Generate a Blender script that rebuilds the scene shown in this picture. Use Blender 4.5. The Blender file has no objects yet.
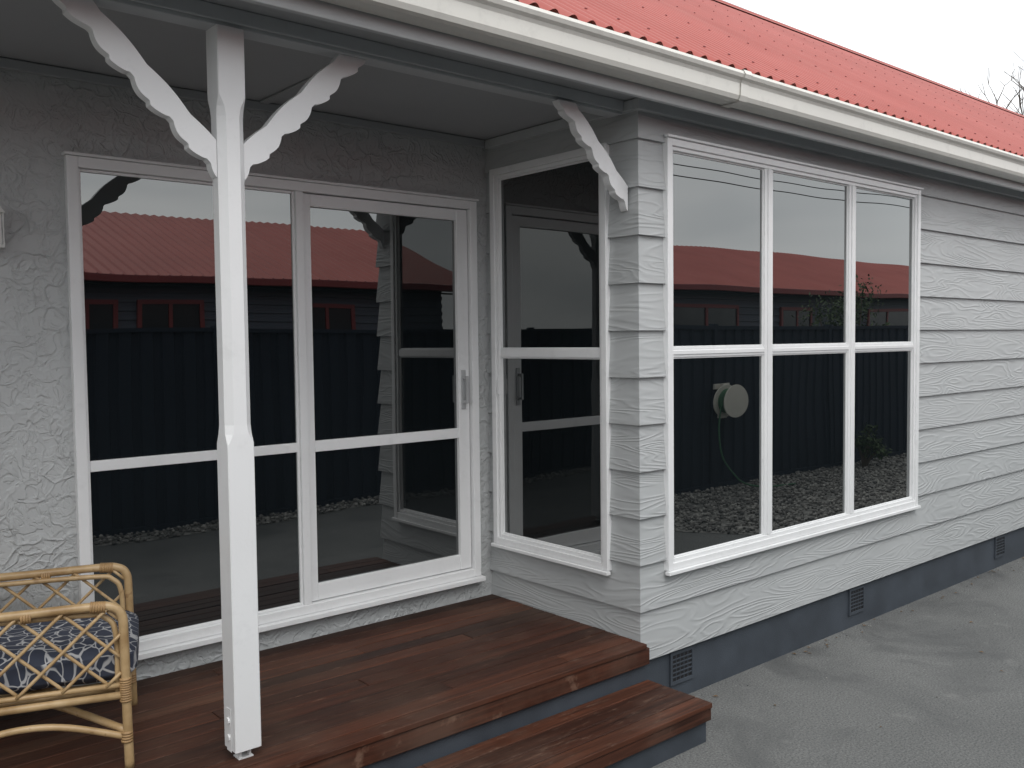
import bpy, bmesh, math, random
from mathutils import Vector, Matrix
random.seed(7)
sc=bpy.context.scene
sc.view_settings.view_transform='Standard'; sc.view_settings.look='None'; sc.view_settings.exposure=0

# ------------------------------------------------------------------ materials
def newmat(name):
    m=bpy.data.materials.new(name); m.use_nodes=True
    nt=m.node_tree
    for n in list(nt.nodes): nt.nodes.remove(n)
    out=nt.nodes.new('ShaderNodeOutputMaterial')
    return m,nt,out
class NT:
    def __init__(s,nt): s.nt=nt
    def n(s,t,**k):
        x=s.nt.nodes.new(t)
        for a,b in k.items(): setattr(x,a,b)
        return x
    def l(s,a,b): s.nt.links.new(a,b)
    def math(s,op,a,b=None,clamp=False):
        x=s.n('ShaderNodeMath',operation=op,use_clamp=clamp)
        for i,v in enumerate((a,b)):
            if v is None: continue
            if isinstance(v,(int,float)): x.inputs[i].default_value=v
            else: s.l(v,x.inputs[i])
        return x.outputs[0]
    def coord(s,scale=(1,1,1),kind='Object'):
        tc=s.n('ShaderNodeTexCoord'); mp=s.n('ShaderNodeMapping'); mp.inputs['Scale'].default_value=scale
        s.l(tc.outputs[kind],mp.inputs['Vector']); return mp.outputs[0]
    def noise(s,vec,scale,detail=4,rough=.55,dist=0):
        x=s.n('ShaderNodeTexNoise'); x.inputs['Scale'].default_value=scale; x.inputs['Detail'].default_value=detail
        x.inputs['Roughness'].default_value=rough; x.inputs['Distortion'].default_value=dist
        s.l(vec,x.inputs['Vector']); return x.outputs['Fac']
    def ramp(s,fac,stops):
        x=s.n('ShaderNodeValToRGB'); e=x.color_ramp.elements
        while len(e)<len(stops): e.new(.5)
        for i,(p,c) in enumerate(stops):
            e[i].position=p; e[i].color=(*c,1) if len(c)==3 else c
        s.l(fac,x.inputs[0]); return x.outputs[0]
    def mix(s,fac,a,b,mode='MIX'):
        x=s.n('ShaderNodeMix',data_type='RGBA',blend_type=mode)
        for i,v in ((0,fac),(6,a),(7,b)):
            if isinstance(v,(int,float)): x.inputs[i].default_value=v
            elif isinstance(v,tuple): x.inputs[i].default_value=(*v,1)
            else: s.l(v,x.inputs[i])
        return x.outputs[2]
    def bump(s,h,strength=.3,dist=.01,normal=None):
        x=s.n('ShaderNodeBump'); x.inputs['Strength'].default_value=strength; x.inputs['Distance'].default_value=dist
        s.l(h,x.inputs['Height'])
        if normal: s.l(normal,x.inputs['Normal'])
        return x.outputs[0]
def principled(T,out,color,rough=.5,normal=None,metal=0,spec=.5,coat=0):
    p=T.n('ShaderNodeBsdfPrincipled')
    for k,v in (('Base Color',color),('Roughness',rough)):
        if isinstance(v,tuple): p.inputs[k].default_value=(*v,1)
        elif isinstance(v,(int,float)): p.inputs[k].default_value=v
        else: T.l(v,p.inputs[k])
    p.inputs['Metallic'].default_value=metal
    p.inputs['Specular IOR Level'].default_value=spec
    if coat: p.inputs['Coat Weight'].default_value=coat
    if normal is not None: T.l(normal,p.inputs['Normal'])
    T.l(p.outputs[0],out.inputs[0]); return p
def paint(name,col,rough=.45,var=.08,bump=.05,scale=3,grime=0.0,spec=.5):
    m,nt,out=newmat(name);T=NT(nt);v=T.coord()
    a=T.noise(v,scale,3)
    d=tuple(c*(1-var) for c in col); e=tuple(min(1,c*(1+var)) for c in col)
    c=T.ramp(a,[(.3,d),(.7,e)])
    if grime:
        g=T.noise(v,scale*6,4,.7); g=T.ramp(g,[(.55,(0,0,0)),(.8,(1,1,1))])
        c=T.mix(T.math('MULTIPLY',g,grime),c,tuple(x*.45 for x in col))
    r=T.math('ADD',T.math('MULTIPLY',a,.2),rough-.1)
    nm=T.bump(T.noise(v,scale*40,1),bump,.003) if bump else None
    principled(T,out,c,r,nm,spec=spec); return m
M={}
M['white']=paint('white_gloss_paint',(.83,.835,.84),.32,.03,.10,2,.16)
M['trim']=paint('grey_trim_paint',(.52,.54,.55),.45,.05,.08,3,.15)
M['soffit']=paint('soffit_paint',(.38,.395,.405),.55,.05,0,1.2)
M['gutter']=paint('gutter_cream',(.74,.73,.68),.35,.04,.03,2,.25)
M['plinth']=paint('plinth_slate_paint',(.055,.066,.082),.6,.18,.3,5,.2)
M['dark']=paint('dark_void',(.012,.012,.014),.8,bump=0)
M['metal']=paint('lamp_white_metal',(.62,.62,.60),.4,bump=0)
M['handle']=paint('door_handle_metal',(.50,.51,.52),.35,bump=0)
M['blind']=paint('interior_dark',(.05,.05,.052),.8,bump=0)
M['navy']=paint('navy_steel',(.019,.027,.041),.75,.12,0,1,spec=.2)
M['nwall']=paint('neighbour_cladding',(.075,.09,.12),.6,.15,0,1)
M['redtrim']=paint('red_trim',(.20,.03,.03),.5,bump=0)
M['darkglass']=paint('neighbour_window_glass',(.015,.016,.018),.2,bump=0)
M['earth']=paint('earth_grass',(.07,.08,.04),.9,.3,0,.6)
M['plastic']=paint('hose_reel_plastic',(.72,.70,.62),.4,bump=0)
M['hose']=paint('hose_green',(.05,.16,.08),.4,bump=0)
M['bark']=paint('bark',(.10,.08,.065),.9,.25,0,8)
M['deadleaf']=paint('dead_leaf',(.16,.10,.05),.8,.3,0,8)

def m_weather():
    m,nt,out=newmat('weatherboard_grey');T=NT(nt)
    tc=T.n('ShaderNodeTexCoord'); sp=T.n('ShaderNodeSeparateXYZ'); T.l(tc.outputs['Object'],sp.inputs[0])
    x,y,z=sp.outputs
    k=T.math('FLOOR',T.math('DIVIDE',T.math('SUBTRACT',z,.26),.208))
    run=T.math('SUBTRACT',x,y)
    off=T.math('MULTIPLY',T.math('SINE',T.math('MULTIPLY',k,12.9898)),43.7)
    cb=T.n('ShaderNodeCombineXYZ'); T.l(T.math('ADD',T.math('MULTIPLY',run,1.35),off),cb.inputs[0]); T.l(T.math('MULTIPLY',z,8.5),cb.inputs[2]); T.l(off,cb.inputs[1])
    nz=T.noise(cb.outputs[0],1.0,1.5,.45,.3)
    s=T.math('SINE',T.math('MULTIPLY',nz,100))
    ridg=T.math('POWER',T.math('ADD',T.math('MULTIPLY',s,.5),.5),2.2)
    amp=T.ramp(T.noise(T.coord((.8,.8,3)),1.3,1),[(.35,(.45,.45,.45)),(.65,(1,1,1))])
    h=T.math('MULTIPLY',ridg,amp)
    big=T.noise(T.coord(),1.3,3)
    c=T.ramp(big,[(.3,(.435,.450,.455)),(.7,(.485,.50,.504))])
    c=T.mix(T.math('MULTIPLY',h,.12),c,(.37,.385,.39))
    st=T.noise(T.coord((1.5,1.5,14)),2,3,.65); st=T.ramp(st,[(.55,(0,0,0)),(.85,(1,1,1))])
    c=T.mix(T.math('MULTIPLY',st,.25),c,(.31,.30,.285))
    principled(T,out,c,.5,T.bump(h,.58,.0035)); return m
M['board']=m_weather()
def m_stucco():
    m,nt,out=newmat('textured_plaster_grey');T=NT(nt);v=T.coord((1,.3,1))
    nn=T.n('ShaderNodeTexNoise'); nn.inputs['Scale'].default_value=7; nn.inputs['Detail'].default_value=2; T.l(v,nn.inputs['Vector'])
    mv=T.mix(.16,v,nn.outputs['Color'],'LINEAR_LIGHT')
    vo=T.n('ShaderNodeTexVoronoi',feature='DISTANCE_TO_EDGE'); vo.inputs['Scale'].default_value=9; T.l(mv,vo.inputs['Vector'])
    e=T.ramp(vo.outputs['Distance'],[(0,(1,1,1)),(.10,(.0,.0,.0))])
    a=T.noise(v,14,3,.6,1.5); a2=T.ramp(a,[(.42,(0,0,0)),(.52,(1,1,1))])
    mask=T.ramp(T.noise(v,2.6,1),[(.4,(.25,.25,.25)),(.65,(1,1,1))])
    h=T.math('ADD',T.math('MULTIPLY',T.math('MULTIPLY',e,mask),.8),T.math('MULTIPLY',a2,.5))
    h=T.math('ADD',h,T.math('MULTIPLY',T.noise(v,70,1),.25))
    c=T.ramp(T.noise(v,2,3),[(.3,(.46,.473,.476)),(.7,(.52,.533,.536))])
    principled(T,out,c,.6,T.bump(h,.9,.006)); return m
M['stucco']=m_stucco()
def m_deck(name,bright=1.0):
    m,nt,out=newmat(name);T=NT(nt)
    g=T.n('ShaderNodeNewGeometry'); r=g.outputs['Random Per Island']
    tc=T.n('ShaderNodeTexCoord'); sp=T.n('ShaderNodeSeparateXYZ'); T.l(tc.outputs['Object'],sp.inputs[0])
    cb=T.n('ShaderNodeCombineXYZ'); T.l(T.math('ADD',T.math('MULTIPLY',sp.outputs[0],2.2),T.math('MULTIPLY',r,57)),cb.inputs[0])
    T.l(T.math('MULTIPLY',sp.outputs[1],60),cb.inputs[1]); T.l(T.math('MULTIPLY',sp.outputs[2],60),cb.inputs[2])
    gr=T.noise(cb.outputs[0],1,4,.65,.4)
    base=T.ramp(r,[(0,(.016,.008,.006)),(.25,(.034,.014,.009)),(.5,(.058,.021,.012)),(.78,(.088,.033,.018)),(1,(.135,.068,.043))])
    c=T.mix(.85,base,T.ramp(gr,[(.3,(.32,.31,.31)),(.52,(1,1,1)),(.8,(2.0,1.85,1.75))]),'MULTIPLY')
    v=T.coord(); wear=T.noise(v,2.3,5,.65); w=T.ramp(wear,[(.44,(0,0,0)),(.68,(1,1,1))])
    c=T.mix(T.math('MULTIPLY',w,.36),c,(.112,.080,.065))
    sc_=T.noise(T.coord((3,14,3)),3,4,.7); sc2=T.ramp(sc_,[(.58,(0,0,0)),(.70,(1,1,1))])
    c=T.mix(T.math('MULTIPLY',sc2,.45),c,(.17,.115,.088))
    c=T.mix(1.0,c,(bright,bright*.92,bright*.85),'MULTIPLY')
    ro=T.math('ADD',.38,T.math('MULTIPLY',wear,.40))
    principled(T,out,c,ro,T.bump(gr,.5,.002),spec=.30); return m
M['deck']=m_deck('oiled_hardwood_deck',1.0)
M['fascia']=m_deck('oiled_hardwood_fascia',1.7)
def m_roof():
    m,nt,out=newmat('red_corrugated_iron');T=NT(nt);v=T.coord()
    a=T.noise(v,.8,3,.6); c=T.ramp(a,[(.3,(.33,.068,.052)),(.7,(.40,.092,.074))])
    b=T.noise(T.coord((13,.7,.7)),1,3); c=T.mix(T.math('MULTIPLY',T.ramp(b,[(.5,(0,0,0)),(.8,(1,1,1))]),.3),c,(.46,.18,.15))
    principled(T,out,c,.5,None,spec=.4); return m
M['roof']=m_roof()
def m_conc():
    m,nt,out=newmat('driveway_concrete');T=NT(nt);v=T.coord()
    a=T.noise(v,.9,4,.6); b=T.noise(v,110,3,.75)
    c=T.ramp(a,[(.3,(.120,.123,.123)),(.7,(.175,.178,.176))])
    c=T.mix(.95,c,T.ramp(b,[(.3,(.40,.40,.40)),(.7,(1.6,1.6,1.57))]),'MULTIPLY')
    st=T.ramp(T.noise(v,1.5,5,.7,.8),[(.50,(0,0,0)),(.66,(1,1,1))])
    c=T.mix(T.math('MULTIPLY',st,.55),c,(.078,.081,.082))
    sp=T.ramp(T.noise(v,4.5,4,.6),[(.64,(0,0,0)),(.72,(1,1,1))])
    c=T.mix(T.math('MULTIPLY',sp,.35),c,(.27,.27,.26))
    ro=T.math('SUBTRACT',.82,T.math('MULTIPLY',st,.22))
    principled(T,out,c,ro,T.bump(b,.8,.006)); return m
M['conc']=m_conc()
def m_gravel():
    m,nt,out=newmat('river_pebbles');T=NT(nt)
    g=T.n('ShaderNodeNewGeometry'); c=T.ramp(g.outputs['Random Per Island'],[(0,(.08,.08,.08)),(.5,(.22,.21,.20)),(1,(.45,.44,.41))])
    principled(T,out,c,.7); return m
M['pebble']=m_gravel()
def m_gbase():
    m,nt,out=newmat('gravel_base');T=NT(nt);v=T.coord()
    vo=T.n('ShaderNodeTexVoronoi'); vo.inputs['Scale'].default_value=28; T.l(v,vo.inputs['Vector'])
    hs=T.n('ShaderNodeRGBToBW'); T.l(vo.outputs['Color'],hs.inputs[0])
    c=T.ramp(hs.outputs[0],[(.1,(.07,.07,.065)),(.9,(.36,.35,.33))])
    principled(T,out,c,.8); return m
M['gbase']=m_gbase()
def m_glass():
    m,nt,out=newmat('window_glass');T=NT(nt)
    fr=T.n('ShaderNodeFresnel'); fr.inputs['IOR'].default_value=1.52
    nz=T.noise(T.coord(),1.8,0,.3); nrm=T.bump(nz,.13,.012)
    fac=T.math('ADD',T.math('MULTIPLY',fr.outputs[0],1.5),.12,True)
    tr=T.n('ShaderNodeBsdfDiffuse'); tr.inputs[0].default_value=(.007,.009,.010,1)
    gl=T.n('ShaderNodeBsdfGlossy'); gl.inputs['Roughness'].default_value=.0; gl.inputs['Color'].default_value=(.95,.97,.965,1)
    T.l(nrm,gl.inputs['Normal'])
    mx=T.n('ShaderNodeMixShader'); T.l(fac,mx.inputs[0]); T.l(tr.outputs[0],mx.inputs[1]); T.l(gl.outputs[0],mx.inputs[2])
    T.l(mx.outputs[0],out.inputs[0]); return m
M['glass']=m_glass()
def m_rattan():
    m,nt,out=newmat('rattan_cane');T=NT(nt);v=T.coord()
    c=T.ramp(T.noise(v,9,4,.6),[(.3,(.32,.20,.09)),(.55,(.48,.33,.17)),(.8,(.58,.43,.25))])
    k=T.ramp(T.noise(v,33,2,.5),[(.66,(0,0,0)),(.72,(1,1,1))]); c=T.mix(T.math('MULTIPLY',k,.5),c,(.20,.10,.04))
    principled(T,out,c,.38,T.bump(T.noise(v,60,2),.2,.002),spec=.5); return m
M['rattan']=m_rattan()
M['bind']=paint('cane_binding',(.36,.22,.10),.5,.2,0,30)
def m_cushion():
    m,nt,out=newmat('cushion_fabric');T=NT(nt);v=T.coord((1,1,.7))
    nn=T.n('ShaderNodeTexNoise'); nn.inputs['Scale'].default_value=12; nn.inputs['Detail'].default_value=1; T.l(v,nn.inputs['Vector'])
    mv=T.mix(.035,v,nn.outputs['Color'],'LINEAR_LIGHT')
    vo=T.n('ShaderNodeTexVoronoi',feature='DISTANCE_TO_EDGE'); vo.inputs['Scale'].default_value=21; vo.inputs['Randomness'].default_value=.6; T.l(mv,vo.inputs['Vector'])
    f=T.ramp(vo.outputs['Distance'],[(.025,(1,1,1)),(.05,(0,0,0))])
    c=T.mix(f,(.035,.042,.066),(.42,.42,.43))
    principled(T,out,c,.85,T.bump(T.noise(T.coord(),500,1),.3,.001)); return m
M['cushion']=m_cushion()
def m_leaf():
    m,nt,out=newmat('leaves');T=NT(nt)
    g=T.n('ShaderNodeNewGeometry'); c=T.ramp(g.outputs['Random Per Island'],[(0,(.02,.04,.012)),(.6,(.04,.07,.022)),(1,(.07,.11,.04))])
    principled(T,out,c,.6); return m
M['leaf']=m_leaf()

# ------------------------------------------------------------------ mesh helpers
class MB:
    def __init__(s): s.v=[]; s.f=[]
    def quad(s,a,b,c,d):
        i=len(s.v); s.v+= [tuple(a),tuple(b),tuple(c),tuple(d)]; s.f.append((i,i+1,i+2,i+3)); return s
    def box(s,x0,x1,y0,y1,z0,z1):
        i=len(s.v)
        s.v+=[(x0,y0,z0),(x1,y0,z0),(x1,y1,z0),(x0,y1,z0),(x0,y0,z1),(x1,y0,z1),(x1,y1,z1),(x0,y1,z1)]
        s.f+=[(i,i+3,i+2,i+1),(i+4,i+5,i+6,i+7),(i,i+1,i+5,i+4),(i+1,i+2,i+6,i+5),(i+2,i+3,i+7,i+6),(i+3,i,i+4,i+7)]; return s
    def prism(s,poly,fn,t0,t1):
        n=len(poly); i=len(s.v)
        s.v+=[fn(p,q,t0) for p,q in poly]+[fn(p,q,t1) for p,q in poly]
        s.f.append(tuple(range(i,i+n))[::-1]); s.f.append(tuple(range(i+n,i+2*n)))
        for k in range(n): s.f.append((i+k,i+(k+1)%n,i+n+(k+1)%n,i+n+k))
        return s
    def strip(s,profile,fn,ts):
        i=len(s.v);n=len(profile)
        for t in ts: s.v+=[fn(p,q,t) for p,q in profile]
        for a in range(len(ts)-1):
            for k in range(n-1): s.f.append((i+a*n+k,i+a*n+k+1,i+(a+1)*n+k+1,i+(a+1)*n+k))
        return s
    def tube(s,pts,r,sides=10,smooth=True,closed=False,rs=None):
        P=[Vector(p) for p in pts]
        if smooth and len(P)>2:
            Q=[];N=len(P)
            for a in range(N-1 if not closed else N):
                p0=P[a-1] if (a>0 or closed) else P[a]; p1=P[a]; p2=P[(a+1)%N]; p3=P[(a+2)%N] if (closed or a+2<N) else p2
                for j in range(6):
                    t=j/6; Q.append(.5*((2*p1)+(p2-p0)*t+(2*p0-5*p1+4*p2-p3)*t*t+(3*p1-p0-3*p2+p3)*t**3))
            if not closed: Q.append(P[-1])
            P=Q
        N=len(P); i=len(s.v); up=Vector((.13,.31,.94)).normalized(); last=None
        for a in range(N):
            if closed: d=P[(a+1)%N]-P[a-1]
            else: d=P[min(a+1,N-1)]-P[max(a-1,0)]
            if d.length<1e-9: d=Vector((0,0,1))
            d.normalize()
            if last is None:
                u=up.cross(d); 
                if u.length<.1: u=Vector((1,0,0)).cross(d)
            else: u=last-d*last.dot(d)
            u.normalize(); last=u; w=d.cross(u)
            rr=r if rs is None else rs[0]+(rs[1]-rs[0])*a/(N-1)
            for k in range(sides):
                an=2*math.pi*k/sides; s.v.append(tuple(P[a]+(u*math.cos(an)+w*math.sin(an))*rr))
        for a in range(N if closed else N-1):
            b=(a+1)%N
            for k in range(sides): s.f.append((i+a*sides+k,i+a*sides+(k+1)%sides,i+b*sides+(k+1)%sides,i+b*sides+k))
        if not closed:
            s.f.append(tuple(i+k for k in range(sides))[::-1]); s.f.append(tuple(i+(N-1)*sides+k for k in range(sides)))
        return s
    def obj(s,name,mat,parent=None,bevel=0,smooth=False,seg=2,recalc=True):
        me=bpy.data.meshes.new(name); me.from_pydata(s.v,[],s.f); me.update()
        if recalc:
            bm=bmesh.new(); bm.from_mesh(me); bmesh.ops.recalc_face_normals(bm,faces=bm.faces); bm.to_mesh(me); bm.free()
        o=bpy.data.objects.new(name,me); sc.collection.objects.link(o)
        me.materials.append(M[mat] if isinstance(mat,str) else mat)
        if smooth:
            for p in me.polygons: p.use_smooth=True
        if bevel:
            b=o.modifiers.new('bevel','BEVEL'); b.width=bevel; b.segments=seg; b.limit_method='ANGLE'; b.angle_limit=math.radians(40)
        if parent: o.parent=parent
        return o
def empty(name,loc=(0,0,0)):
    e=bpy.data.objects.new(name,None); e.location=loc; e.empty_display_size=.2; sc.collection.objects.link(e); return e

# ------------------------------------------------------------------ HOUSE
house=empty('weatherboard_house')
XE=18.0; XW=-7.0; YD=1.036; ZD=.342; H=.208; Z0=.26
oz0,oz1=.65,2.545
wb=MB()
def off(z,z0,h): return .003+.017*(1-(z-z0)/h)
zt=2.70
def seg_strip(pth,za,zb,z0,h):
    oa,ob=off(za,z0,h),off(zb,z0,h)
    for i in range(len(pth)-1):
        def P(pt,o,z):
            k,t=pt
            if k=='S': return (-o,t if t>0 else -o,z)
            if k=='C': return (-o,-o,z)
            return (t,-o,z)
        a,b=pth[i],pth[i+1]
        wb.quad(P(a,oa,za),P(b,oa,za),P(b,ob,zb),P(a,ob,zb))
k=0; z=Z0
while z<zt-.001:
    z1=min(z+H,zt); zb=z if k else .243
    cuts=[zb]+[c for c in (oz0,oz1) if zb<c<z1]+[z1]
    for a,b in zip(cuts[:-1],cuts[1:]):
        mid=(a+b)/2
        if oz0<mid<oz1:
            for pth in ([('S',YD),('S',.95)],[('S',.19),('C',0),('F',.185)],[('F',2.515),('F',XE)]): seg_strip(pth,a,b,zb,z1-zb)
        else: seg_strip([('S',YD),('C',0),('F',XE)],a,b,zb,z1-zb)
    o2=.02;o1=.002
    for A,B in ((( -o2,YD),(-o2,-o2)),((-o2,-o2),(XE,-o2))):
        if A[0]==B[0]: 
            if oz0<zb<oz1:
                for (p,q) in ((YD,.95),(.19,-o2)): wb.quad((-o2,p,zb),(-o2,q,zb),(o1,q if q>0 else o1,zb),(o1,p,zb))
            else: wb.quad((-o2,YD,zb),(-o2,-o2,zb),(o1,o1,zb),(o1,YD,zb))
        else:
            if oz0<zb<oz1:
                for (p,q) in ((-o2,.185),(2.515,XE)): wb.quad((p,-o2,zb),(q,-o2,zb),(q,o1,zb),(p if p>0 else o1,o1,zb))
            else: wb.quad((-o2,-o2,zb),(XE,-o2,zb),(XE,o1,zb),(o1,o1,zb))
    z=z1;k+=1
wb.obj('weatherboard_walls','board',house)
MB().box(.006,XE,.006,.10,-.02,.25).obj('foundation_plinth','plinth',house)
for vx in (.205,1.79,3.80,5.8,7.8,9.8):
    v=MB(); w=.17;h=.155;z0=.075
    v.box(vx,vx+w,-.004,.0055,z0,z0+.016).box(vx,vx+w,-.004,.0055,z0+h-.016,z0+h).box(vx,vx+.014,-.0045,.0055,z0+.016,z0+h-.016).box(vx+w-.014,vx+w,-.0045,.0055,z0+.016,z0+h-.016)
    for i in range(1,6): v.box(vx+.014,vx+w-.014,-.003,.0055,z0+.016+i*.0205-.004,z0+.016+i*.0205+.002)
    for i in range(1,5): v.box(vx+.014+i*.0284-.002,vx+.014+i*.0284+.002,-.0015,.0055,z0+.016,z0+h-.016)
    v.obj('foundation_vent','plinth',house)
    MB().box(vx+.01,vx+w-.01,.0005,.0052,z0+.01,z0+h-.01).obj('foundation_vent_opening','dark',house)
sw=MB(); x0,x1,za,zb=-2.02,-.13,.485,2.36
for a,b,c,d in ((XW,x0,.2,2.75),(x1,0.0,.2,2.75),(x0,x1,.2,za),(x0,x1,zb,2.75)):
    sw.quad((a,YD,c),(b,YD,c),(b,YD,d),(a,YD,d))
for (p,q) in (((x0,za),(x0,zb)),((x1,za),(x1,zb)),((x0,za),(x1,za)),((x0,zb),(x1,zb))):
    sw.quad((p[0],YD,p[1]),(q[0],YD,q[1]),(q[0],YD+.1,q[1]),(p[0],YD+.1,p[1]))
sw.obj('plaster_wall','stucco',house)
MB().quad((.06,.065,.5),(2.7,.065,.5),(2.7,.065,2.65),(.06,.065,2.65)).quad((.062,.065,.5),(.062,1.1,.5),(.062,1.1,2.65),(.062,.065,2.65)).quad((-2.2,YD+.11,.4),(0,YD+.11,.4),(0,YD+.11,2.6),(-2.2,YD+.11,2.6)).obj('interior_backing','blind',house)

def F1(u0,u1,n0,n1,z0,z1,mb): mb.box(u0,u1,-n1,-n0,z0,z1)
def F3(u0,u1,n0,n1,z0,z1,mb): mb.box(-n1,-n0,u0,u1,z0,z1)
def FD(u0,u1,n0,n1,z0,z1,mb): mb.box(u0,u1,YD-n1,YD-n0,z0,z1)
def frame(F,mb,u0,u1,z0,z1,w,n0,n1,wb=None,wt=None):
    wb=wb or w; wt=wt or w
    F(u0,u0+w,n0,n1,z0,z1,mb); F(u1-w,u1,n0,n1,z0,z1,mb)
    F(u0+w,u1-w,n0,n1-.001,z1-wt,z1,mb); F(u0+w,u1-w,n0,n1-.001,z0,z0+wb,mb)
def glass(F,name,u0,u1,n,z0,z1,par):
    mb2=MB()
    if F is F1: mb2.quad((u0,-n,z0),(u1,-n,z0),(u1,-n,z1),(u0,-n,z1))
    elif F is F3: mb2.quad((-n,u1,z0),(-n,u0,z0),(-n,u0,z1),(-n,u1,z1))
    else: mb2.quad((u0,YD-n,z0),(u1,YD-n,z0),(u1,YD-n,z1),(u0,YD-n,z1))
    mb2.obj(name,'glass',par,recalc=False)
# --- W1 six-pane window
win=MB()
u0,u1,z0,z1=.158,2.55,.625,2.57
frame(F1,win,u0,u1,z0,z1,.032,-.05,.034)
frame(F1,win,u0+.032,u1-.032,z0+.032,z1-.032,.018,-.06,.024)
win.box(u0-.010,u1+.010,-.048,-.0205,z0-.018,z0-.001)
win.box(u0-.008,u1+.008,-.046,-.0205,z1+.001,z1+.012)
iu0,iu1,iz0,iz1=u0+.050,u1-.050,z0+.050,z1-.050
m1a,m1b,m2a,m2b=.922,.992,1.732,1.803
F1(m1a,m1b,-.06,.020,iz0,iz1,win); F1(m2a,m2b,-.06,.020,iz0,iz1,win)
F1(m1a+.022,m1b-.022,.020,.026,iz0,iz1,win); F1(m2a+.022,m2b-.022,.020,.026,iz0,iz1,win)
tz0,tz1=1.593,1.637
cols=((iu0,m1a),(m1b,m2a),(m2b,iu1))
for a,b in cols:
    F1(a,b,-.06,.016,tz0,tz1,win)
    F1(a,b,.016,.021,tz0+.012,tz1-.012,win)
    for c,d in ((iz0,tz0),(tz1,iz1)): frame(F1,win,a,b,c,d,.007,-.05,.012)
win.obj('front_window_frame','white',house,bevel=.003)
for i,(a,b) in enumerate(cols):
    for j,(c,d) in enumerate(((iz0,tz0),(tz1,iz1))):
        glass(F1,'front_window_pane',a+.005,b-.005,.004+.0006*((i+j)%2),c+.005,d-.005,house)
# --- W3 side window
ws=MB(); u0,u1,z0,z1=.165,.985,.622,2.555
frame(F3,ws,u0,u1,z0,z1,.034,-.05,.034)
frame(F3,ws,u0+.034,u1-.034,z0+.034,z1-.034,.018,-.06,.024)
ws.box(-.048,-.0205,u0-.008,u1+.008,z0-.018,z0-.001)
iu0,iu1,iz0,iz1=u0+.052,u1-.052,z0+.052,z1-.052
F3(iu0,iu1,-.06,.016,1.593,1.635,ws)
for c,d in ((iz0,1.593),(1.635,iz1)): frame(F3,ws,iu0,iu1,c,d,.007,-.05,.010)
F3(iu1-.002,iu1+.012,.024,.032,1.40,1.48,ws)
ws.obj('side_window_frame','white',house,bevel=.003)
glass(F3,'side_window_pane',iu0+.005,iu1-.005,.002,iz0+.005,1.595,house)
glass(F3,'side_window_pane',iu0+.005,iu1-.005,.002,1.633,iz1-.005,house)
# --- door wall joinery
wd=MB(); u0,u1,z0,z1=-2.05,-.10,.455,2.39
frame(FD,wd,u0,u1,z0,z1,.042,-.06,.030)
wd.box(u0-.01,u1+.01,YD-.055,YD+.01,z0-.025,z0-.001)
wd.box(u0-.008,u1+.008,YD-.040,YD+.01,z1+.001,z1+.012)
a0,a1,b0,b1=u0+.042,u1-.042,z0+.042,z1-.042
FD(-1.112,-1.074,-.06,.024,b0,b1,wd)
frame(FD,wd,a0,-1.112,b0,b1,.012,-.05,.012)
FD(a0+.012,-1.124,-.05,.014,1.190,1.232,wd)
wd.obj('porch_window_frame','white',house,bevel=.003)
glass(FD,'porch_window_pane',a0+.008,-1.118,.002,b0+.008,1.195,house)
glass(FD,'porch_window_pane',a0+.008,-1.118,.002,1.227,b1-.008,house)
sd=MB(); s0,s1=-1.074,a1-.004
FD(s0,s0+.042,-.045,.006,b0+.004,b1-.004,sd); FD(s1-.070,s1-.002,-.045,.008,b0+.004,b1-.004,sd)
FD(s0+.042,s1-.070,-.045,.005,b1-.060,b1-.004,sd); FD(s0+.042,s1-.070,-.045,.005,b0+.004,b0+.080,sd)
FD(s0+.042,s1-.070,-.045,.005,1.182,1.232,sd)
sd.obj('sliding_door_sash','white',house,bevel=.003)
hd=MB()
FD(s1-.055,s1-.028,.0085,.015,1.33,1.53,hd); FD(s1-.048,s1-.035,.038,.049,1.36,1.50,hd); FD(s1-.048,s1-.035,.015,.038,1.36,1.375,hd); FD(s1-.048,s1-.035,.015,.038,1.485,1.50,hd)
hd.obj('sliding_door_handle','handle',house,bevel=.002)
glass(FD,'sliding_door_pane',s0+.038,s1-.066,-.012,b0+.076,1.186,house)
glass(FD,'sliding_door_pane',s0+.038,s1-.066,-.012,1.228,b1-.056,house)
# ceiling / soffit / beam / frieze
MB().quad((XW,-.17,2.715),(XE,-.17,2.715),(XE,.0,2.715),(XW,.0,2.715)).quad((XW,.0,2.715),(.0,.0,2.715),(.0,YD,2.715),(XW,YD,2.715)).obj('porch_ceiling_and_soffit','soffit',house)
bm_=MB().box(XW,-.036,.048,.142,2.668,2.714); bm_.box(XW,-.036,.058,.132,2.655,2.6685)
bm_.obj('porch_beam','trim',house,bevel=.003)
MB().box(-.034,XE,-.034,-.003,2.665,2.712).box(-.034,-.0,-.003,YD-.02,2.667,2.711).obj('frieze_board','trim',house,bevel=.003)
MB().box(XW,-.036,YD-.02,YD-.001,2.675,2.712).obj('ceiling_scotia','soffit',house,bevel=.004)
cb=MB()
for xx in (-1.25,-3.65,-6.0): cb.box(xx-.02,xx+.02,.145,YD-.022,2.705,2.713)
cb.obj('ceiling_batten','soffit',house,bevel=.002)
MB().box(XW,XE,-.195,-.172,2.655,2.83).obj('fascia_board','trim',house,bevel=.003)
DZ=-.012
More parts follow.
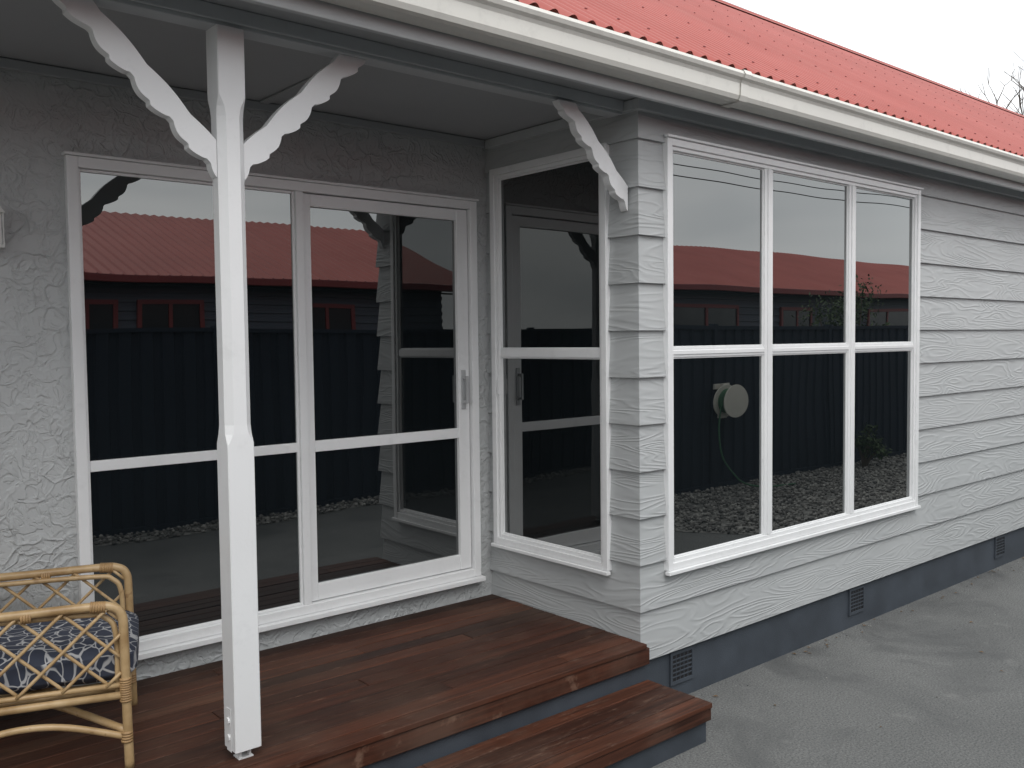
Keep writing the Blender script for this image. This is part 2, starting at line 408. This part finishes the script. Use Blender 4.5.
gp=[(-.197,2.835),(-.197,2.722),(-.205,2.712),(-.275,2.712),(-.290,2.718),(-.298,2.735),(-.300,2.785),(-.306,2.797),(-.318,2.806),(-.324,2.820),(-.318,2.834),(-.306,2.838),(-.300,2.832),(-.306,2.822),(-.300,2.815),(-.292,2.80),(-.288,2.74),(-.280,2.722),(-.21,2.722),(-.204,2.73),(-.204,2.835)]
g=MB(); g.prism(gp,lambda p,q,t:(t,p,q+DZ),XW,XE); g.obj('gutter','gutter',house)
jn=MB()
for jx in (.32,6.3,-4.5):
    jp=[(-.197,2.708),(-.277,2.708),(-.294,2.714),(-.303,2.735),(-.305,2.785),(-.311,2.797),(-.323,2.804),(-.329,2.820),(-.318,2.840),(-.300,2.842)]
    jn.strip(jp,lambda p,q,t:(t,p,q+DZ),[jx,jx+.055])
jn.obj('gutter_joiner','gutter',house)
# roof
ye,ze,yr,zr=-.275,2.845,3.5,5.31
sl=Vector((0,yr-ye,zr-ze)); nrm=Vector((0,-(zr-ze),yr-ye)).normalized()
PIT=.095; AMP=.0125
def roofmesh(mirror=False):
    mb=MB(); n=8; N=int((XE+.4-(XW-.4))/PIT*n)
    for i in range(N+1):
        x=XW-.4+i*PIT/n; o=AMP*math.cos(2*math.pi*i/n)
        for t in (0,1):
            p=Vector((x,ye,ze))+sl*t+nrm*o
            if mirror: p.y=2*yr-p.y
            mb.v.append(tuple(p))
    for i in range(N): mb.f.append((2*i,2*i+2,2*i+3,2*i+1))
    return mb
roofmesh().obj('roof_front_slope','roof',house,smooth=True)
roofmesh(True).obj('roof_rear_slope','roof',house,smooth=True)
rc=MB(); rp=[(-.16,-.095),(-.15,-.092),(-.03,-.012),(-.015,.018),(.015,.018),(.03,-.012),(.15,-.092),(.16,-.095)]
rc.strip(rp,lambda p,q,t:(t,yr+p,zr+.02+q),[XW-.4,XE+.4]); rc.obj('ridge_cap','roof',house)
scw=MB()
for ti in range(6):
    t=.06+.185*ti; kx=0
    while XW-.4+kx*PIT<XE:
        xx=XW-.4+kx*PIT; kx+=2
        c=Vector((xx,ye,ze))+sl*(t+random.uniform(-.001,.001))+nrm*(AMP-.0004)
        r=.0055; i=len(scw.v)
        e1=Vector((1,0,0)); e2=sl.normalized()
        for h,rr in ((0,r*1.3),(.004,r)):
            for k2 in range(6):
                a=k2*math.pi/3; scw.v.append(tuple(c+e1*math.cos(a)*rr+e2*math.sin(a)*rr+nrm*h))
        scw.f.append(tuple(i+6+k2 for k2 in range(6)))
        for k2 in range(6): scw.f.append((i+k2,i+(k2+1)%6,i+6+(k2+1)%6,i+6+k2))
scw.obj('roof_screws','redtrim',house)
MB().quad((XW,7.0,0),(XE,7.0,0),(XE,7.0,2.75),(XW,7.0,2.75)).quad((XE,0,0),(XE,7,0),(XE,7,2.75),(XE,0,2.75)).quad((XW,YD,0),(XW,7,0),(XW,7,2.75),(XW,YD,2.75)).obj('rear_walls','board',house)
gb=MB()
for x in (XW,XE):
    gb.v+=[(x,-.17,2.72),(x,7.17,2.72),(x,yr,5.24)]; n=len(gb.v); gb.f.append((n-3,n-2,n-1))
gb.obj('gable_ends','board',house)

# ------------------------------------------------------------------ post + brackets
PX=-1.815
post=empty('veranda_post',(PX,.095,ZD))
pm=MB(); hw=.044
def ring(c,h=hw): return [(-h+c,-h),(h-c,-h),(h,-h+c),(h,h-c),(h-c,h),(-h+c,h),(-h,h-c),(-h,-h+c)]
levels=[(.035,.003,hw),(1.005,.003,hw),(1.02,.004,hw),(1.05,.018,hw),(1.08,.022,hw-.001),(2.04,.022,hw-.001),(2.07,.018,hw),(2.10,.004,hw),(2.115,.003,hw),(2.313,.003,hw)]
for z,c,h in levels: pm.v+=[(x,y,z) for x,y in ring(c,h)]
for a in range(len(levels)-1):
    for k2 in range(8): pm.f.append((a*8+k2,a*8+(k2+1)%8,a*8+8+(k2+1)%8,a*8+8+k2))
pm.f.append(tuple(range(8))[::-1]); pm.f.append(tuple(range(len(levels)*8-8,len(levels)*8)))
pm.obj('post_shaft','white',post)
ft=MB().box(-.020,-.014,-.02,.02,.0,.034).box(.012,.018,-.02,.02,.0,.034).box(-.025,.025,-.022,.022,.0,.005).box(-.047,-.0452,-.018,.018,.03,.17)
ft.tube([(-.052,0,.13),(-.0445,0,.13)],.011,8,False).tube([(-.052,0,.075),(-.0445,0,.075)],.011,8,False).obj('post_stirrup','white',post,bevel=.001)
def bracket(name,ox,oy,sx,S=.42,W=1.0):
    def wo(s):
        s2=(s*3.6)%1.0
        if s2<.12: return .026*W
        if s2<.5: return (.029+.018*math.sin((s2-.12)/.38*math.pi/2))*W
        if s2<.56: return .039*W
        return (.039-.011*(s2-.56)/.44+.009*math.sin((s2-.56)/.44*math.pi))*W
    def wi(s): return (.030+.008*abs(math.sin(s*math.pi*3.2+.6)))*W
    outer=[];inner=[]; n=90
    for i in range(n+1):
        s=-.16+1.32*i/n; w=wo(s)/math.sqrt(2); p=(S*s+w,S*(1-s)+w)
        if p[0]>=0 and p[1]>=0: outer.append(p)
    for i in range(n+1):
        s=i/n; w=wi(s)/math.sqrt(2); p=(S*s-w,S*(1-s)-w)
        if p[0]>=0 and p[1]>=0: inner.append(p)
    outer=[(0,outer[0][1])]+outer+[(outer[-1][0],0)]
    inner=[(0,inner[0][1])]+inner+[(inner[-1][0],0)]
    mb=MB()
    def samp(L,t):
        t*=len(L)-1; i=min(int(t),len(L)-2); f=t-i
        return (L[i][0]*(1-f)+L[i+1][0]*f, L[i][1]*(1-f)+L[i+1][1]*f)
    rows=[]; N=180
    for i in range(N+1): rows.append((samp(outer,i/N),samp(inner,i/N)))
    for t in (-.019,.019):
        for a,b in rows:
            for q in (a,b): mb.v.append((ox+sx*q[0],oy+t,2.654-q[1]))
    K=2*(N+1)
    for i in range(N):
        j=2*i
        mb.f.append((j,j+1,j+3,j+2)); mb.f.append((K+j,K+j+2,K+j+3,K+j+1))
        mb.f.append((j,j+2,K+j+2,K+j)); mb.f.append((j+1,K+j+1,K+j+3,j+3))
    mb.f.append((0,K,K+1,1)); mb.f.append((2*N,2*N+1,K+2*N+1,K+2*N))
    return mb.obj(name,'white')
bracket('veranda_bracket',PX+.0445,.095,1,.40)
bracket('veranda_bracket',PX-.0445,.095,-1,.40)
bracket('veranda_bracket',-.0215,.060,-1,.36,.95)

# ------------------------------------------------------------------ deck
deck=empty('timber_deck')
db=MB()
def boards(mb,y0,y1,z1,x0,x1,th=.022,w=.0875,gap=.0045):
    y=y0
    while y<y1-.02:
        x=x0+random.uniform(-2.2,0); yy=min(y+w,y1)
        while x<x1:
            L=random.uniform(1.0,3.2); e=min(x+L,x1)
            if x1-e<.35: e=x1
            a=max(x,x0)
            if e>a: mb.box(a,e-.0015 if e<x1 else e,y,yy,z1-th+random.uniform(-.0008,.0003),z1+random.uniform(-.0015,.0008))
            x=e+.001
            if e>=x1: break
        y+=w+gap
boards(db,-.062,YD-.006,ZD,XW,-.024,w=.078,gap=.005)
db.obj('deck_boards','deck',deck,bevel=.003)
MB().box(XW,-.0,-.056,-.036,.245,.318).obj('deck_fascia','fascia',deck,bevel=.003)
MB().box(XW,-.006,-.034,-.004,-.01,.310).obj('deck_riser','plinth',deck)
MB().box(XW,-.02,.0,YD,.0,.30).obj('deck_substructure','dark',deck)
step=empty('timber_step')
sb=MB(); boards(sb,-.395,-.040,.172,-4.2,.0,w=.0845); sb.obj('step_boards','deck',step,bevel=.003)
MB().box(-4.2,.0,-.389,-.369,.098,.148).obj('step_fascia','fascia',step,bevel=.003)
MB().box(-4.19,-.006,-.366,-.037,-.01,.147).obj('step_riser','plinth',step)

# ------------------------------------------------------------------ ground
def sheet(name,x0,x1,y0,y1,z,mat): return MB().quad((x0,y0,z),(x1,y0,z),(x1,y1,z),(x0,y1,z)).obj(name,mat,recalc=False)
sheet('ground',-400,400,-400,400,-.012,'earth')
sheet('concrete_driveway',-12,26,-3.55,.2,0,'conc')
poly=[(-8,-3.50),(-8,-3.18),(2.2,-3.15),(3.0,-2.6),(3.6,-1.75),(5,-1.4),(12,-1.3),(12,-3.5)]
gv=MB(); gv.v=[(x,y,.004) for x,y in poly]; gv.f=[tuple(range(len(poly)))]
gravel=empty('gravel_bed')
gv.obj('gravel_surface','gbase',gravel)
def inpoly(x,y):
    c=False;n=len(poly)
    for i in range(n):
        a,b=poly[i],poly[(i+1)%n]
        if (a[1]>y)!=(b[1]>y) and x<(b[0]-a[0])*(y-a[1])/(b[1]-a[1])+a[0]: c=not c
    return c
pb=MB()
ico=[(0,0,-1),(.72,-.53,-.45),(-.28,-.85,-.45),(-.89,0,-.45),(-.28,.85,-.45),(.72,.53,-.45),(.28,-.85,.45),(-.72,-.53,.45),(-.72,.53,.45),(.28,.85,.45),(.89,0,.45),(0,0,1)]
icf=[(0,1,2),(1,0,5),(0,2,3),(0,3,4),(0,4,5),(1,5,10),(2,1,6),(3,2,7),(4,3,8),(5,4,9),(1,10,6),(2,6,7),(3,7,8),(4,8,9),(5,9,10),(6,10,11),(7,6,11),(8,7,11),(9,8,11),(10,9,11)]
def pebble(mb,x,yv,r,zb=.006):
    i=len(mb.v); an=random.uniform(0,6.28); ca,sa=math.cos(an),math.sin(an); fl=random.uniform(.5,.8); el=random.uniform(.7,1.0)
    zc=zb+r*fl*.5
    for p in ico:
        px,py=p[0]*r,p[1]*r*el; mb.v.append((x+px*ca-py*sa,yv+px*sa+py*ca,zc+p[2]*r*fl))
    mb.f+=[tuple(i+k2 for k2 in f) for f in icf]
cnt=0
while cnt<9000:
    x=random.uniform(-8,12);yv=random.uniform(-3.5,-1.3)
    if not inpoly(x,yv): continue
    cnt+=1; pebble(pb,x,yv,random.uniform(.010,.026),.006+random.uniform(0,.008))
pb.obj('pebbles','pebble',gravel,smooth=True,recalc=False)
# grit and dead leaves that collect along the plinth
lf=MB()
for i in range(60):
    x=random.uniform(.05,7); yv=-abs(random.gauss(0,.06))-.012 if random.random()<.75 else random.uniform(-1.5,-.1)
    a=random.uniform(0,6.28); s=random.uniform(.007,.016); zc=.004; ca,sa=math.cos(a)*s,math.sin(a)*s
    lf.quad((x-ca,yv-sa,zc),(x+sa*.5,yv-ca*.5,zc+.003),(x+ca,yv+sa,zc+.001),(x-sa*.5,yv+ca*.5,zc+.004))
lf.obj('fallen_leaves','deadleaf',recalc=False)
gt=MB()
for i in range(170):
    pebble(gt,random.uniform(.02,8),-abs(random.gauss(0,.05))-.008 if random.random()<.7 else random.uniform(-1.4,-.1),random.uniform(.002,.005),.001)
gt.obj('loose_grit','pebble',recalc=False)

# ------------------------------------------------------------------ fence
fence=empty('corrugated_fence')
fm=MB(); prof=[]; x=-14
YF=-3.56
while x<26:
    prof+=[(x,0),(x+.03,.0),(x+.045,.022),(x+.145,.022),(x+.16,0)]; x+=.19
fm.strip(prof,lambda p,q,t:(p,YF+q,t),[.03,1.78]); fm.obj('fence_sheets','navy',fence)
fr=MB().box(-14,26,YF-.02,YF+.04,1.78,1.82).box(-14,26,YF-.02,YF+.04,.0,.05)
x=-14
while x<26.1: fr.box(x-.03,x+.03,YF-.03,YF+.045,0,1.84); x+=2.4
fr.obj('fence_rails','navy',fence)
# ------------------------------------------------------------------ neighbour house
nh=empty('neighbour_house')
YN=-7.3
nw=MB(); z=0; prof=[]
while z<2.62:
    prof+=[(-.0,z),(.022,z+.003),(.022,z+.06),(.0,z+.063)]; z+=.125
nw.strip(prof,lambda p,q,t:(t,YN-.30+p,q),[-6,26]); nw.obj('cladding','nwall',nh)
MB().box(-6,26,-15,YN-.32,0,2.6).obj('house_core','nwall',nh)
nr=MB(); n=4;pitch=.15;N=int(33/pitch*n)
for i in range(N+1):
    x=-6.6+i*pitch/n; o=.012*math.cos(2*math.pi*i/n)
    for (yy,zz) in ((YN,2.60),(-10.9,3.85),(-15.5,2.6)): nr.v.append((x,yy,zz+o))
for i in range(N):
    for k2 in range(2): nr.f.append((3*i+k2,3*i+3+k2,3*i+4+k2,3*i+1+k2))
nr.obj('roof','roof',nh)
MB().box(-6.6,26.4,YN-.02,YN+.08,2.50,2.60).obj('gutter','redtrim',nh,bevel=.01)
MB().quad((-6.6,YN,2.48),(26.4,YN,2.48),(26.4,YN-.4,2.48),(-6.6,YN-.4,2.48)).obj('soffit','nwall',nh)
nt_=MB()
for (a,b) in ((-2.4,-1.2),(.0,.75),(1.0,1.9),(3.4,4.3),(5.2,6.1),(9.3,11.3),(12.6,13.8),(16,18)):
    y0=YN-.275
    nt_.box(a,b,y0-.01,y0+.04,1.62,1.68).box(a,b,y0-.01,y0+.04,2.22,2.28).box(a,a+.06,y0-.01,y0+.038,1.68,2.22).box(b-.06,b,y0-.01,y0+.038,1.68,2.22)
    m=(a+b)/2; nt_.box(m-.025,m+.025,y0-.01,y0+.03,1.68,2.22)
    MB().quad((a+.05,y0+.012,1.66),(b-.05,y0+.012,1.66),(b-.05,y0+.012,2.24),(a+.05,y0+.012,2.24)).obj('window_glass','darkglass',nh,recalc=False)
nt_.obj('window_trim','redtrim',nh)
# power line along the street behind the neighbour
pl=empty('power_line')
pw=MB()
for (yy,zz,sag) in ((-13.2,7.0,.7),(-12.4,6.6,.8)):
    pw.tube([(-20+60*t/10,yy,zz-sag*4*(t/10)*(1-t/10)) for t in range(11)],.014,5)
pw.obj('cables','dark',pl)
MB().tube([(-20,-12.8,0),(-20,-12.8,7.6)],.13,8,False).tube([(40,-12.8,0),(40,-12.8,7.6)],.13,8,False).box(-20.05,-19.95,-13.5,-12.1,6.55,6.65).box(39.95,40.05,-13.5,-12.1,6.55,6.65).obj('poles','bark',pl)

# ------------------------------------------------------------------ hose reel
hr=empty('garden_hose_reel',(5.30,YF+.05,.98))
h=MB()
for yy in (.06,.20):
    h.prism([(math.cos(a*math.pi/16)*.22,math.sin(a*math.pi/16)*.19) for a in range(32)],lambda p,q,t:(p,t,q),yy,yy+.015)
h.box(-.05,.05,.0,.06,-.2,.2).box(-.14,.14,-.01,.015,.14,.2).obj('reel_body','plastic',hr,bevel=.004)
hs=MB()
for j in range(5):
    for rr in (.12,.145): hs.tube([(math.cos(a*math.pi/8)*rr,.085+j*.025,math.sin(a*math.pi/8)*rr*.9) for a in range(16)],.011,8,True,True)
hs.tube([(-.14,.12,-.02),(-.20,.14,-.3),(-.16,.16,-.6),(-.02,.2,-.8),(.12,.25,-.92),(.3,.4,-.955),(.7,.5,-.955)],.009,8); hs.obj('hose','hose',hr,smooth=True)

# ------------------------------------------------------------------ wall lamp
wl=empty('wall_lamp',(-2.315,YD,2.115)); wl.scale=(.72,.72,.72)
w_=MB().box(-.045,.045,-.02,-.001,-.06,.10).box(-.012,.012,-.10,-.02,.06,.085)
w_.prism([(-.055,.045),(.055,.045),(.02,.095),(-.02,.095)],lambda p,q,t:(p,t,q),-.155,-.045)
for sx in (-.047,.042):
    for sy in (-.148,-.057): w_.box(sx,sx+.006,sy,sy+.006,-.11,.045)
w_.box(-.048,.048,-.149,-.05,-.125,-.11); w_.obj('lamp_body','metal',wl,bevel=.002)
MB().box(-.038,.038,-.14,-.06,-.108,.04).obj('lamp_glass','metal',wl)

# ------------------------------------------------------------------ wicker chair
ch=empty('wicker_armchair',(-2.305,.61,ZD+.0008)); ch.rotation_euler=(0,0,math.atan2(-.327,.945))
cf=MB(); th=MB(); bd=MB(); R=.0145
def bind(a,b,r=.019):
    A=Vector(a);B=Vector(b)
    n=max(2,int((B-A).length/.007))
    for i in range(n):
        p=A+(B-A)*(i/n); q=A+(B-A)*((i+.85)/n); bd.tube([p,q],r,9,False)
for sy in (-.27,.27):
    cf.tube([(.29,sy,.0),(.287,sy,.2),(.285,sy,.42),(.280,sy,.490),(.250,sy,.519),(.18,sy,.524),(-.1,sy,.522),(-.3,sy*.97,.53),(-.345,sy*.95,.60),(-.38,sy*.90,.75)],R)
    cf.tube([(-.27,sy,.0),(-.285,sy,.25),(-.32,sy,.50),(-.37,sy*.95,.72),(-.40,sy*.80,.86),(-.41,sy*.4,.905),(-.41,0,.915)],R)
    cf.tube([(.285,sy,.235),(-.29,sy,.235)],R*.85); cf.tube([(.285,sy,.268),(-.29,sy,.268)],R*.6)
    cf.tube([(.262,sy*.93,.24),(.262,sy*.93,.42),(.235,sy*.93,.48),(.15,sy*.93,.497),(-.3,sy*.93,.50)],R*.62)
    cf.tube([(.285,sy,.10),(.12,sy,.155),(0,sy,.17),(-.12,sy,.155),(-.275,sy,.10)],R*.75)
    zl,zh=.268,.515; hgt=zh-zl
    for i in range(-3,8):
        for d in (1,-1):
            xa=-.27+i*.125; xb=xa+hgt*1.05
            if d<0: xa,xb=xb,xa
            pts=[]
            for t in range(13):
                u=xa+(xb-xa)*t/12; zz=zl+hgt*t/12
                if -.31<=u<=.28: pts.append((u,sy+.005*d*(1 if sy>0 else -1),zz))
            if len(pts)>1: th.tube(pts,.0056,7,False)
    for p,q in (((.285,sy,.215),(.285,sy,.29)),((.235,sy,.520),(.19,sy,.523)),((-.29,sy,.225),(-.285,sy,.30)),((.285,sy,.085),(.285,sy,.12)),((.0,sy,.513),(.03,sy,.513))): bind(p,q,.0185)
cf.tube([(.285,-.27,.235),(.285,.27,.235)],R*.9); cf.tube([(.285,-.27,.20),(.285,.27,.20)],R*.7); cf.tube([(-.29,-.27,.245),(-.29,.27,.245)],R*.9)
for i in range(9): cf.tube([(-.29,-.24+i*.06,.245),(.28,-.24+i*.06,.245)],.007,7,False)
cf.tube([(.285,-.27,.12),(.1,-.10,.155),(-.02,.0,.165),(-.12,.11,.155),(-.275,.27,.12)],R*.85)
cf.tube([(.285,.27,.12),(.1,.10,.18),(0,.0,.19),(-.12,-.11,.18),(-.275,-.27,.12)],R*.85)
bind((-.02,-.012,.175),(.02,.012,.178),.03)
for i in range(-6,9):
    for d in (1,-1):
        ya=-.25+i*.085; yb=ya+.55*d*1.0; pts=[]
        for t in range(13):
            u=ya+(yb-ya)*t/12; zz=.29+.58*t/12
            lim=.25 if zz<.75 else .25-(zz-.75)*1.2
            if abs(u)<=lim: pts.append((-.29-(zz-.25)*.19+.004*d,u,zz))
        if len(pts)>1: th.tube(pts,.0052,7,False)
cf.obj('chair_frame','rattan',ch,smooth=True); th.obj('chair_lattice','rattan',ch,smooth=True); bd.obj('chair_bindings','bind',ch,smooth=True)
def cushion(name,cx,cy,cz,sx,sy,sz,rot=0):
    me=bpy.data.meshes.new(name); bm=bmesh.new(); bmesh.ops.create_cube(bm,size=2); bmesh.ops.subdivide_edges(bm,edges=bm.edges,cuts=15,use_grid_fill=True)
    for v in bm.verts:
        x,y,z=v.co
        r=max(abs(x),abs(y)); puff=1-.55*max(0,(r-.6)/.4)**2.6
        px=x*(1-.05*abs(y)**6); py=y*(1-.05*abs(x)**6)
        e=1+.03*math.sin(x*9+y*4)
        v.co=(px*sx,py*sy,z*sz*puff*e*(1-.12*(1-r)*(1 if z>0 else 0)))
    bm.to_mesh(me); bm.free()
    for p in me.polygons: p.use_smooth=True
    me.materials.append(M['cushion']); o=bpy.data.objects.new(name,me); sc.collection.objects.link(o); o.parent=ch; o.location=(cx,cy,cz); o.rotation_euler=(0,rot,0); return o
cushion('seat_cushion',.03,0,.322,.29,.242,.068)

# ------------------------------------------------------------------ bare tree
def tree(name,loc,height,seed,levels=6,r0=.16,spread=.55):
    rnd=random.Random(seed); e=empty(name,loc); mb=MB()
    def br(p,d,L,r,lv):
        n=3; pts=[p]; q=p.copy(); dd=d.copy()
        for i in range(n):
            dd=(dd+Vector((rnd.uniform(-.18,.18),rnd.uniform(-.18,.18),rnd.uniform(-.05,.14)))).normalized(); q=q+dd*L/n; pts.append(q.copy())
        mb.tube(pts,r,6 if lv<3 else 4,False,rs=(r,r*.62))
        if lv>=levels: return
        for c in range(3 if lv<5 else 2):
            ax=Vector((rnd.uniform(-1,1),rnd.uniform(-1,1),rnd.uniform(-.2,.6))).normalized()
            nd=(dd*(1-spread*.5)+ax*spread).normalized(); nd.z=abs(nd.z)*.8+.15
            br(pts[-1] if c<2 else pts[2],nd.normalized(),L*rnd.uniform(.62,.8),r*.6,lv+1)
    br(Vector((0,0,-.05)),Vector((0,0,1)),height*.30,r0,0)
    o=mb.obj('branches','bark',e,recalc=False)
    top=max(v.co.z for v in o.data.vertices); k=height/top; e.scale=(k,k,k); return e
tree('bare_tree',(24.6,8.4,0),9.3,3)

def shrub(name,loc,h,r,n,seed):
    rnd=random.Random(seed); e=empty(name,loc); mb=MB(); st=MB()
    cl=[]
    for i in range(9):
        a=rnd.uniform(0,6.28); q=rnd.uniform(.1,.75)*r; c=Vector((math.cos(a)*q,math.sin(a)*q,h*rnd.uniform(.38,.88))); cl.append((c,rnd.uniform(.3,.5)*r))
        st.tube([(0,0,0),(c.x*.4,c.y*.4,c.z*.5),tuple(c)],.02,6,True,rs=(.03,.008))
    for i in range(n):
        c,cr=rnd.choice(cl); d=Vector((rnd.gauss(0,1),rnd.gauss(0,1),rnd.gauss(0,1))).normalized()*cr*rnd.uniform(.5,1.15); p=c+d
        u=Vector((rnd.gauss(0,1),rnd.gauss(0,1),rnd.gauss(0,1))).normalized(); w=u.cross(d).normalized(); s=rnd.uniform(.02,.045)
        mb.quad(p,p+u*s+w*s*.4,p+u*s*2,p+u*s-w*s*.4)
    mb.obj('foliage','leaf',e,recalc=False); st.obj('stems','bark',e)
shrub('garden_shrub',(9.6,-4.4,.0),2.55,.7,2600,5)
shrub('garden_shrub',(7.9,-3.2,.0),.55,.25,600,8)

# ------------------------------------------------------------------ world + sun
w=bpy.data.worlds.new("World"); sc.world=w; w.use_nodes=True
nt=w.node_tree; T=NT(nt); bg=nt.nodes['Background']
sky=T.n('ShaderNodeTexSky',sky_type='NISHITA'); sky.sun_disc=False
EL,AZ=math.radians(52),math.radians(200)
sky.sun_elevation=EL; sky.sun_rotation=AZ; sky.air_density=1; sky.dust_density=4
hs_=T.n('ShaderNodeHueSaturation'); hs_.inputs['Saturation'].default_value=.35; T.l(sky.outputs[0],hs_.inputs['Color'])
tc=T.n('ShaderNodeTexCoord'); mp=T.n('ShaderNodeMapping'); mp.inputs['Scale'].default_value=(1,1,2.5); T.l(tc.outputs['Generated'],mp.inputs[0])
cl=T.noise(mp.outputs[0],2.2,4,.55,.6); cc=T.ramp(cl,[(.32,(.60,.635,.67)),(.62,(1,1,1))])
cm=T.mix(1.0,cc,(12.2,12.3,12.3),'MULTIPLY')
T.l(T.mix(.85,hs_.outputs[0],cm),bg.inputs['Color']); bg.inputs['Strength'].default_value=.140
L=bpy.data.lights.new('sun','SUN'); L.energy=1.05; L.angle=math.radians(35); L.color=(1,.98,.95)
lo=bpy.data.objects.new('sun',L); sc.collection.objects.link(lo)
sd_=Vector((math.sin(AZ)*math.cos(EL),math.cos(AZ)*math.cos(EL),math.sin(EL)))
lo.rotation_euler=sd_.to_track_quat('Z','Y').to_euler()

# ------------------------------------------------------------------ camera
yaw,pit,rol=(math.radians(a) for a in (49.569,2.75,-.645))
c,s=math.cos,math.sin
fw=Vector((c(yaw)*c(pit),s(yaw)*c(pit),-s(pit))); rt=Vector((s(yaw),-c(yaw),0)); up=rt.cross(fw)
r2=rt*c(rol)+up*s(rol); u2=-rt*s(rol)+up*c(rol)
cam=bpy.data.cameras.new('camera'); co=bpy.data.objects.new('camera',cam); sc.collection.objects.link(co)
mw=Matrix((( r2.x,u2.x,-fw.x,-3.017),(r2.y,u2.y,-fw.y,-2.68),(r2.z,u2.z,-fw.z,1.679),(0,0,0,1)))
co.matrix_world=mw
cam.sensor_width=36; cam.lens=910/1024*36; cam.clip_end=1500; cam.clip_start=.05
sc.camera=co
